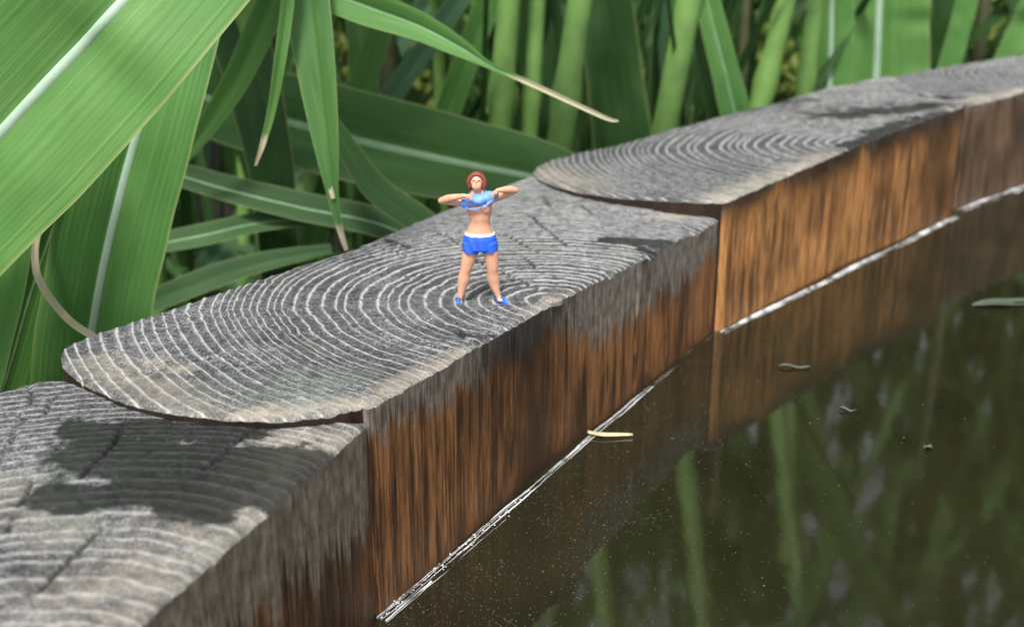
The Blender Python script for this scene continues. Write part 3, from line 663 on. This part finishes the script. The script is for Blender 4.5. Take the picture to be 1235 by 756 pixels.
upright('dark narrow blade pressed against the left of a bright upright blade', 838, 0, 868, 160, 32, 20, 22, 'leaf_dark', 26)
upright('pale stalk like blade between two stalks right of the top centre', 800, -10, 786, 150, 36, 18, 18, 'leaf_blue', 27)
upright('very broad light green blade with white midrib behind the far posts', 1062, -20, 1056, 110, 41, 104, 112, 'leaf', 28, rib='rib', roll=.1, ribw=.075)
upright('light green blade overlapping the left side of the broadest upright blade', 1004, -20, 1000, 120, 39, 46, 48, 'leaf', 29, rib='rib', roll=.3, ribw=.12)
upright('dark green blade right of the broadest upright blade', 1128, -20, 1120, 100, 43, 46, 50, 'leaf_dark', 30)
upright('curved bright blade leaning right near the top right corner', 1172, -20, 1142, 90, 41, 22, 24, 'leaf', 32)
upright('pale green blade cut by the right edge of the picture', 1250, 0, 1205, 90, 42, 30, 26, 'leaf', 33)
upright('blue grey blade behind the left half of the top', 470, 60, 300, 260, 36, 30, 30, 'leaf_blue', 34)
upright('dark blade low behind the hanging leaves', 440, 120, 455, 280, 32, 34, 40, 'leaf_dark', 35)
reed(614, 0, 601, 170, 33, 27, 'left stalk of the pair of green stalks above the figure')
reed(648, 10, 638, 180, 34, 19, 'thinner right stalk of the pair of green stalks above the figure')
reed(700, 0, 673, 185, 31, 29, 'brightest thick green stalk, between the stalk pair and the dark wide blade')
reed(832, 0, 800, 165, 31, 29, 'green stalk leaning right behind the light topped post, with a node near the top', nodes=(.3, .46, .7))
reed(948, 0, 914, 140, 35, 24, 'light green stalk leaning right, between the bright blade and the broad pale blades')
reed(984, 0, 968, 130, 38, 20, 'grey green stalk beside the left edge of the broad pale blades')
reed(900, 0, 893, 120, 41, 12, 'thin brownish stalk between a bright blade and a leaning light stalk', mat='stalk_olive')
reed(1188, 0, 1178, 100, 44, 14, 'thin olive stalk near the top right corner', mat='stalk_olive')

# ------------------------------------------------------------------ the mass of foliage behind (nobody could count it)
def mass(name, label, mat, n, gen, seed, nseg=7, fold=.3, kind='stuff', cat='foliage'):
    rg = random.Random(seed); VV, FF, UU = [], [], []
    for _ in range(n):
        base, az, lean, length, wid, droop = gen(rg)
        c = np.array(base, float); d = np.array([math.cos(az)*math.sin(lean), math.sin(az)*math.sin(lean), math.cos(lean)])
        side = np.cross(d, [rg.uniform(-1, 1), rg.uniform(-1, 1), .2]); side /= np.linalg.norm(side); st0 = len(VV); v0 = rg.random()*9
        for k in range(nseg+1):
            f = k/nseg; w_ = wid*(.55+1.1*f)*(1-f)**.55 if f < 1 else .002; nn = np.cross(side, d); nn /= np.linalg.norm(nn)
            for o_, uu in ((-.5, 0), (0, .5), (.5, 1)):
                VV.append(c + side*w_*o_ + nn*(abs(o_)*fold*w_)); UU.append((uu*.9+.05, v0+f*length/2.2))
            c = c + d*length/nseg; d = d + np.array([math.cos(az), math.sin(az), -1.0])*droop/nseg; d /= np.linalg.norm(d)
        for k in range(nseg):
            a = st0+k*3; FF += [(a, a+1, a+4, a+3), (a+1, a+2, a+5, a+4)]
    me = mesh_np(name, np.array(VV), FF, dict(dry=np.zeros(len(VV))), uv=np.array(UU))
    return link(name, me, mat, label=label, cat=cat, kind=kind)
def g_tall(rg):
    y = rg.uniform(47, 68); x = rg.uniform(-.6, .8)*y + (rg.random() < .5)*rg.uniform(0, 14)
    z = rg.uniform(GZ-3, 22); return ((x, y, z), rg.uniform(0, 6.28), rg.uniform(.02, .5), rg.uniform(9, 20), rg.uniform(.7, 1.7), rg.uniform(0, 1.0))
def g_low(rg):
    y = rg.uniform(23, 44); x = rg.uniform(-.5, .55)*y
    return ((x, y, GZ-3), rg.uniform(0, 6.28), rg.uniform(.1, 1.1), rg.uniform(3, 7.5), rg.uniform(.35, 1.0), rg.uniform(.3, 2.2))
CLUMPS = [(415, 50, 34), (470, 85, 40), (535, 75, 34), (590, 120, 22), (925, 55, 24), (785, 95, 24), (815, 130, 18), (1210, 35, 26), (520, 115, 28), (385, 110, 22), (960, 100, 22), (480, 10, 30), (730, 60, 16), (1015, 20, 20), (300, 120, 20), (645, 120, 16)]
def g_bush(rg):
    if rg.random() < .55:
        px, py, sp = rg.choice(CLUMPS); q = at_y(px+rg.gauss(0, sp*.6), py+rg.gauss(0, sp*.7), rg.uniform(45, 50))
        return (tuple(q), rg.uniform(0, 6.28), rg.uniform(.4, 1.6), rg.uniform(.4, 1.1), rg.uniform(.25, .55), rg.uniform(.2, 1.5))
    y = rg.uniform(58, 92); x = rg.uniform(-.5, .55)*y
    return ((x, y, rg.uniform(GZ-3, 9)), rg.uniform(0, 6.28), rg.uniform(.3, 1.5), rg.uniform(1.2, 3.0), rg.uniform(.7, 1.5), rg.uniform(.2, 1.5))
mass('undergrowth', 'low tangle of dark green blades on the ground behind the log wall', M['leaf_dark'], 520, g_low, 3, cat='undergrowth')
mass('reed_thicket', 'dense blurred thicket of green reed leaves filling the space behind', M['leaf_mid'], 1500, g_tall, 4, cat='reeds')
M['leaf_yellow'] = leaf_material('yellow_green_leaf', (.10, .17, .03), (.33, .42, .10))
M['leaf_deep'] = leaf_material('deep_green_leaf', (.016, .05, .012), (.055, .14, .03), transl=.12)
def g_thin(rg):
    y = rg.uniform(35, 47); x = rg.uniform(-.45, .5)*y
    if x/y > .18: y = rg.uniform(43, 50)
    return ((x, y, GZ-3), rg.uniform(0, 6.28), abs(rg.gauss(0, .22)), rg.uniform(11, 19), rg.uniform(.22, .7), rg.uniform(0, .5))
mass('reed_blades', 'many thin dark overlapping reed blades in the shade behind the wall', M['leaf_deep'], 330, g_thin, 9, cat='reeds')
mass('shrubbery', 'far out of focus yellow green shrub leaves glinting between the reeds', M['leaf_yellow'], 2600, g_bush, 5, nseg=4, cat='shrubs')

# ------------------------------------------------------------------ debris on the water
fl = empty('leaf_sliver', at_z(736, 523, .01), label='small straw coloured leaf sliver floating against the brown post at the pale waterline', cat='leaf sliver')
V, Fc = [], []
a, b = at_z(709, 521, .05), at_z(763, 526, .03); n = 14; d = (b-a); s = np.cross(d, [0, 0, 1]); s /= np.linalg.norm(s)
for k in range(n+1):
    f = k/n; c = a+d*f; w_ = .055*(math.sin(math.pi*min(1, .06+f*.94))**.6)*(1.15-.5*f); c = c+s*.03*math.sin(f*5)
    for o_, h in ((-1, 0), (-.5, .022), (0, .03), (.5, .02), (1, 0)): V.append(c+s*w_*o_+np.array([0, 0, h])-np.array(fl.location))
me = mesh_np('blade', np.array(V), grid_faces(n+1, 5)); link('blade', me, M['dry'], fl)
def floater(px, py, L, W, ang, mat, label, name='floating_leaf', cat='floating leaf'):
    q = at_z(px, py, .0); V = []
    n = 12
    for k in range(n+1):
        f = k/n; w_ = W*math.sin(math.pi*min(.999, .03+.94*f))**.7
        for o_ in (-1, -.5, 0, .5, 1):
            x_, y_ = (f-.5)*L, o_*w_*.5; V.append((x_*math.cos(ang)-y_*math.sin(ang), x_*math.sin(ang)+y_*math.cos(ang), .012+.03*abs(o_)+.02*math.sin(f*7)))
    me = mesh_np(name, np.array(V), grid_faces(n+1, 5), dict(dry=[0]*len(V)), uv=[(i % 5/4, i/60) for i in range(len(V))])
    o = link(name, me, mat, label=label, cat=cat); o.location = Vector(q); return o
M['pale_float'] = plain('pale_floating_leaf', (.07, .09, .06), .6, .3, 4)
floater(1216, 366, 1.5, .40, .25, M['pale_float'], 'pale green leaf floating on the water at the right edge')
floater(958, 444, .50, .10, -.1, M['pale_float'], 'thin pale leaf scrap floating in front of the orange sided post')
floater(1119, 541, .14, .12, .5, M['pale_float'], 'tiny pale leaf scrap floating alone over the green reflections')
floater(1022, 496, .26, .07, -.4, M['pale_float'], 'small dim leaf scrap floating over the edge of the wall reflection')

# ------------------------------------------------------------------ the painted miniature figure
FEET = on(plane2, 579, 366)
dist = np.linalg.norm(FEET-CAMP)*math.cos(math.atan2(0, 1)); depth = (FEET-CAMP)@np.array([0, math.cos(PITCH), -math.sin(PITCH)])
PPU = F/depth
fig = empty('person', (FEET[0], FEET[1], FEET[2]+.035), label='tiny painted figure with red bob lifting its blue top, standing on the ringed post', cat='figurine')
from mathutils.bvhtree import BVHTree
ce = [c for c in post2.children if c.name.startswith('cut_end')][0]
bvh = BVHTree.FromPolygons([tuple(v.co) for v in ce.data.vertices], [tuple(p_.vertices) for p_ in ce.data.polygons])
def surf(x, y):
    h = bvh.ray_cast(Vector((x-post2.location.x, y-post2.location.y, 6)), Vector((0, 0, -1))); return h[0].z if h[0] else 2.3
zl, zr = [max(surf(FEET[0]+dx+a, FEET[1]+b) for a in (-.06, 0, .06) for b in (-.12, -.05, .02)) for dx in (-.26, .27)]
fig.location.z = (zl+zr)/2 - .005; fig.rotation_euler = (0, 0, 0)
K = 1/3.78/PPU
def fp(cx, cy, y=0.0):       # sighted on the close crop -> figure space, y positive towards the back
    z = ((664-cy)*K)/math.cos(PITCH) - y*math.tan(PITCH)*0
    return np.array([(cx-299)*K, y, z])
def tube(bm, pts, k=12, cap=True):
    """tapered closed tube through (point, radius[, radius_y])"""
    C = catmull([np.array([*p[0], p[1], (p[2] if len(p) > 2 else p[1])]) for p in pts], max(8, 5*len(pts)))
    rings = []; c = C[:, :3]; T = np.gradient(c, axis=0)
    for q, t_, r1, r2 in zip(c, T, C[:, 3], C[:, 4]):
        t_ = t_/max(1e-9, np.linalg.norm(t_)); up = np.array([0, 1, 0]) if abs(t_[1]) < .9 else np.array([1, 0, 0])
        s_ = np.cross(t_, up); s_ /= np.linalg.norm(s_); n_ = np.cross(s_, t_)
        rings.append([bm.verts.new(q + s_*r1*math.cos(a) + n_*r2*math.sin(a)) for a in np.linspace(0, 2*math.pi, k, endpoint=False)])
    for r0, r1 in zip(rings[:-1], rings[1:]):
        for j in range(k): bm.faces.new((r0[j], r0[(j+1) % k], r1[(j+1) % k], r1[j]))
    bm.faces.new(rings[0][::-1]); bm.faces.new(rings[-1])
    for e, p in ((0, pts[0]), (-1, pts[-1])) if cap else (): ball(bm, c[e], (C[e, 3]*.98, C[e, 4]*.98, min(C[e, 3], C[e, 4])*.98))
def ball(bm, c, r, rot=None):
    m = Matrix.Translation(Vector(c)) @ (rot if rot else Matrix()) @ Matrix.Diagonal((*r, 1))
    bmesh.ops.create_icosphere(bm, subdivisions=2 if max(r) < .05 else 3, radius=1, matrix=m)
def fuse(name, bm, mat, parent, voxel=.009, smooth=6, label=None, disp=None):
    bmesh.ops.recalc_face_normals(bm, faces=bm.faces)
    me = bpy.data.meshes.new('tmp'); bm.to_mesh(me); bm.free(); o = bpy.data.objects.new('tmp', me); COL.objects.link(o)
    md = o.modifiers.new('r', 'REMESH'); md.mode = 'VOXEL'; md.voxel_size = voxel
    sm = o.modifiers.new('s', 'SMOOTH'); sm.factor = .5; sm.iterations = smooth
    dg = bpy.context.evaluated_depsgraph_get(); me2 = bpy.data.meshes.new_from_object(o.evaluated_get(dg)); bpy.data.objects.remove(o)
    me2.name = name; me2.polygons.foreach_set('use_smooth', np.ones(len(me2.polygons), bool)); me2.materials.clear()
    if disp:
        co = np.empty(len(me2.vertices)*3); me2.vertices.foreach_get('co', co); co = co.reshape(-1, 3); nn = np.empty(len(me2.vertices)*3); me2.vertices.foreach_get('normal', nn)
        co = co + nn.reshape(-1, 3)*disp(co)[:, None]; me2.vertices.foreach_set('co', co.ravel()); me2.update()
    return link(name, me2, mat, parent, label=label)
def paint(name, col, rough=.45, var=.08):
    t = NT(name); o = t.obj(); n = t.noise(o, 9, 4); f = t.noise(o, 60, 3)
    t.set(Base_Color=t.ramp(n, [(.3, tuple(x*(1-var) for x in col)), (.7, tuple(min(1, x*(1+var)) for x in col))]), Roughness=rough)
    t.bump(f, .006, .5); return t.m
SKIN = paint('painted_skin', (.66, .35, .23), .5, .12); BLUE = paint('blue_paint', (.025, .12, .72), .42); LBLUE = paint('light_blue_paint', (.16, .33, .84), .5, .12)
HAIR = paint('red_hair_paint', (.22, .045, .03), .5, .25); WHITE = paint('white_paint', (.75, .75, .76), .5); DARK = paint('eye_paint', (.12, .05, .03), .5); LIP = paint('lip_paint', (.52, .14, .10), .5)
SHOE = paint('blue_shoe_paint', (.02, .13, .62), .4)
b = bmesh.new()
R_ = lambda v: v*K
# torso from hips to neck
tube(b, [(fp(300, 396, .0), R_(60), R_(40)), (fp(300, 384, .0), R_(63), R_(44)), (fp(300, 355, .0), R_(57), R_(40)), (fp(301, 318, -.005), R_(45), R_(33)), (fp(301, 285, -.01), R_(50), R_(36)),
         (fp(299, 250, -.01), R_(57), R_(38)), (fp(298, 215, .0), R_(60), R_(35)), (fp(297, 192, .01), R_(44), R_(26))], k=24)
# soft chest volume, breast forms kept plain
ball(b, fp(275, 252, -.08), (R_(25), R_(19), R_(23))); ball(b, fp(325, 249, -.08), (R_(25), R_(19), R_(23)))
# neck and head (tilted back a little)
tube(b, [(fp(297, 200, .01), R_(20), R_(19)), (fp(293, 172, .0), R_(17), R_(17))], k=14)
hc = fp(289, 141, -.01)
TILT = math.radians(16)
def hr(v): return np.array([v[0], v[1]*math.cos(TILT) + v[2]*math.sin(TILT), v[2]*math.cos(TILT) - v[1]*math.sin(TILT)])
ball(b, hc + hr([0, .01, .012]), (R_(31), R_(34), R_(37))); ball(b, hc + hr([0, -.042, -.050]), (R_(22), R_(22), R_(20)))
ball(b, hc + hr([0, -.096, .002]), (R_(4.5), R_(7), R_(8))); ball(b, hc + hr([0, -.072, .028]), (R_(20), R_(8), R_(5)))       # nose, brow
ball(b, hc + hr([-.035, -.06, -.015]), (R_(8), R_(7), R_(7))); ball(b, hc + hr([.035, -.06, -.015]), (R_(8), R_(7), R_(7)))   # cheeks
ball(b, hc + hr([0, -.080, -.046]), (R_(9), R_(5), R_(3)))
for sx in (-1, 1): ball(b, hc + hr([sx*.076, .015, -.005]), (R_(4), R_(7), R_(10)))                                                # ears
# arms: shoulder - elbow - wrist
shL, elL, wrL = fp(246, 226, .0), fp(131, 216, -.05), fp(238, 182, -.20)
shR, elR, wrR = fp(352, 210, .0), fp(460, 172, -.05), fp(380, 160, -.20)
ball(b, shL, (R_(24), R_(24), R_(22))); ball(b, shR, (R_(24), R_(24), R_(22)))
def mid(a, c, f): return a*(1-f)+c*f
tube(b, [(shL, R_(21)), (mid(shL, elL, .45)+np.array([0, 0, -.004]), R_(19)), (elL, R_(14))]); tube(b, [(elL, R_(14.5)), (mid(elL, wrL, .35)+np.array([0, 0, .01]), R_(17)), (wrL, R_(10))])
tube(b, [(shR, R_(21)), (mid(shR, elR, .45)+np.array([0, 0, -.004]), R_(19)), (elR, R_(14))]); tube(b, [(elR, R_(14.5)), (mid(elR, wrR, .35)+np.array([0, 0, .012]), R_(17)), (wrR, R_(10))])
# hands: palm, four curled fingers and a thumb closing on the cloth
def hand(wr, dirx, tip):
    d = tip-wr; d /= np.linalg.norm(d); palm = wr + d*R_(14)
    ball(b, palm, (R_(13), R_(8), R_(12)))
    for k, L in enumerate((15, 18, 17, 13)):
        o_ = np.array([0, 0, R_(8.5-5.5*k)]) + d*R_(8); a0 = palm+o_; a1 = a0+d*R_(L*.5)+np.array([0, -R_(2), 0]); a2 = a1+d*R_(L*.25)+np.array([0, R_(3), -R_(5)]); a3 = a2+np.array([-d[0]*R_(3), R_(5), -R_(4)])
        tube(b, [(a0, R_(3.4)), (a1, R_(3.3)), (a2, R_(3.0)), (a3, R_(2.6))], k=8)
    t0 = palm+np.array([0, R_(2), R_(8)]); tube(b, [(t0, R_(4)), (t0+d*R_(9)+np.array([0, R_(3), R_(4)]), R_(3.6)), (t0+d*R_(16)+np.array([0, R_(4), R_(1)]), R_(3))], k=8)
hand(wrL, 1, fp(262, 190, -.215)); hand(wrR, -1, fp(362, 180, -.215))
# legs
for pts in ([(fp(262, 425, 0), 37, 38), (fp(251, 465, 0), 34, 35), (fp(240, 508, -.01), 27, 28), (fp(232, 532, -.005), 25, 25), (fp(226, 565, .012), 28, 28), (fp(218, 600, .008), 21, 21), (fp(210, 640, 0), 13.5, 14), (fp(207, 656, 0), 12, 14)],
            [(fp(345, 425, 0), 37, 38), (fp(352, 465, 0), 33, 35), (fp(356, 508, -.01), 28, 28), (fp(356, 530, -.005), 25, 25), (fp(360, 562, .012), 28, 28), (fp(367, 596, .008), 22, 21), (fp(379, 630, 0), 14, 14), (fp(386, 646, 0), 12, 14)]):
    tube(b, [(p_, R_(a), R_(c)) for p_, a, c in pts], k=16)
ball(b, fp(240, 507, -.055), (R_(14), R_(9), R_(15))); ball(b, fp(357, 507, -.055), (R_(14), R_(9), R_(15)))
ball(b, fp(206, 662, -.03), (R_(13), R_(24), R_(9))); ball(b, fp(393, 653, -.03), (R_(17), R_(20), R_(9)))
body = fuse('body', b, SKIN, fig, voxel=.0075, smooth=4)
# eyes and mouth
def small(name, mat, balls, **k):
    bb = bmesh.new()
    for c_, r_ in balls: ball(bb, c_, r_)
    me = bpy.data.meshes.new(name); bb.to_mesh(me); bb.free(); return link(name, me, mat, fig, **k)
for sx in (-1, 1): small('eye', DARK, [(hc + hr([sx*.032, -.088, .018]), (R_(4.2), R_(2), R_(1.5)))])
small('mouth', LIP, [(hc + hr([0, -.100, -.036]), (R_(7), R_(2.2), R_(1.8)))])
# hair: bob with a fringe parted over the brow
b = bmesh.new()
ball(b, hc + hr([.004, .046, .026]), (R_(38), R_(36), R_(40)))
for sx in (-1, 1):
    tube(b, [(hc + hr([sx*.02, -.045, .105]), R_(10), R_(12)), (hc + hr([sx*.080, -.028, .058]), R_(9), R_(15)), (hc + hr([sx*.102, -.008, -.01]), R_(9), R_(18)), (hc + hr([sx*.088, -.008, -.060]), R_(7), R_(15))])
tube(b, [(hc + hr([-.015, -.068, .098]), R_(7)), (hc + hr([.04, -.070, .085]), R_(7)), (hc + hr([.080, -.05, .045]), R_(6))])
tube(b, [(hc + hr([-.015, -.068, .098]), R_(7)), (hc + hr([-.050, -.066, .080]), R_(7)), (hc + hr([-.084, -.045, .03]), R_(6))])
ball(b, hc + hr([0, .07, -.03]), (R_(32), R_(24), R_(34)))
fuse('hair', b, HAIR, fig, voxel=.008, smooth=3, disp=lambda c: .006*np.sin(np.arctan2(c[:, 0]-hc[0], c[:, 1]-hc[1])*22 + 30*(c[:, 2]-hc[2])))
# rolled-up top
b = bmesh.new()
tube(b, [(fp(223, 224, -.10), R_(10), R_(14)), (fp(240, 220, -.09), R_(22), R_(20)), (fp(262, 215, -.055), R_(27), R_(40)), (fp(300, 209, -.035), R_(27), R_(56)), (fp(335, 200, -.055), R_(25), R_(42)), (fp(358, 191, -.09), R_(21), R_(22)), (fp(377, 184, -.11), R_(11), R_(14))], k=24)
tube(b, [(fp(238, 240, -.10), R_(5)), (fp(265, 244, -.155), R_(5)), (fp(300, 238, -.165), R_(5)), (fp(335, 224, -.155), R_(5)), (fp(365, 206, -.12), R_(5)), (fp(376, 190, -.11), R_(4))], k=10)
tube(b, [(fp(250, 214, .02), R_(22), R_(27)), (fp(300, 212, .04), R_(26), R_(36)), (fp(348, 206, .02), R_(22), R_(27))], k=14)
ball(b, fp(253, 188, -.135), (R_(9), R_(10), R_(10))); ball(b, fp(368, 177, -.13), (R_(8), R_(9), R_(9)))
tube(b, [(fp(226, 206, -.13), R_(6)), (fp(224, 226, -.11), R_(7)), (fp(232, 242, -.10), R_(6))], k=10)
fuse('top', b, LBLUE, fig, voxel=.008, smooth=14, label='light blue top rolled up over the chest', disp=lambda c: .0025*np.sin(c[:, 2]*75 + c[:, 0]*22 + 1.0*np.sin(c[:, 0]*16)))
# shorts with rolled hems and a white waistband
b = bmesh.new()
tube(b, [(fp(301, 366, 0), R_(70), R_(50)), (fp(301, 385, 0), R_(75), R_(54)), (fp(301, 426, .0), R_(76), R_(54))], k=26, cap=False)
tube(b, [(fp(266, 400, 0), R_(41), R_(48)), (fp(259, 442, 0), R_(40), R_(47))], k=18, cap=False); tube(b, [(fp(338, 400, 0), R_(41), R_(48)), (fp(345, 438, 0), R_(38), R_(47))], k=18, cap=False)
ball(b, fp(302, 418, 0), (R_(30), R_(46), R_(22)))
fuse('shorts', b, BLUE, fig, voxel=.008, smooth=2, disp=lambda c: .005*np.sin(c[:, 0]*60+c[:, 2]*25) - .012*np.exp(-(c[:, 0]/.008)**2)*(c[:, 1] < 0))
b = bmesh.new()
rings = []
for zc_, f in ((354, .98), (357, 1.03), (366, 1.06), (372, 1.02)):
    rings.append([b.verts.new(fp(301+R_(0)+65*f*math.cos(a), zc_+3*math.cos(a)*0-4*math.sin(a)*0, 0) + np.array([0, R_(46)*f*math.sin(a), 0])) for a in np.linspace(0, 2*math.pi, 36, endpoint=False)])
for r0, r1 in zip(rings[:-1], rings[1:]):
    for j in range(36): b.faces.new((r0[j], r0[(j+1) % 36], r1[(j+1) % 36], r1[j]))
bmesh.ops.recalc_face_normals(b, faces=b.faces)
me = bpy.data.meshes.new('waistband'); b.to_mesh(me); b.free(); me.polygons.foreach_set('use_smooth', np.ones(len(me.polygons), bool)); wb = link('waistband', me, WHITE, fig)
md = wb.modifiers.new('s', 'SOLIDIFY'); md.thickness = .012
# shoes
for cx, cy, dx, w_ in ((205, 664, -.01, 15), (394, 655, .055, 17)):
    b = bmesh.new(); q = fp(cx, 664, 0)
    tube(b, [(q+np.array([-dx*.9, .035, .03]), R_(13), R_(12)), (q+np.array([0, -.02, .024]), R_(w_+2), R_(11)), (q+np.array([dx*1.0, -.075, .014]), R_(w_+3), R_(10)), (q+np.array([dx*1.4, -.11, .008]), R_(11), R_(7))], k=14)
    fuse('shoe', b, SHOE, fig, voxel=.007, smooth=2)
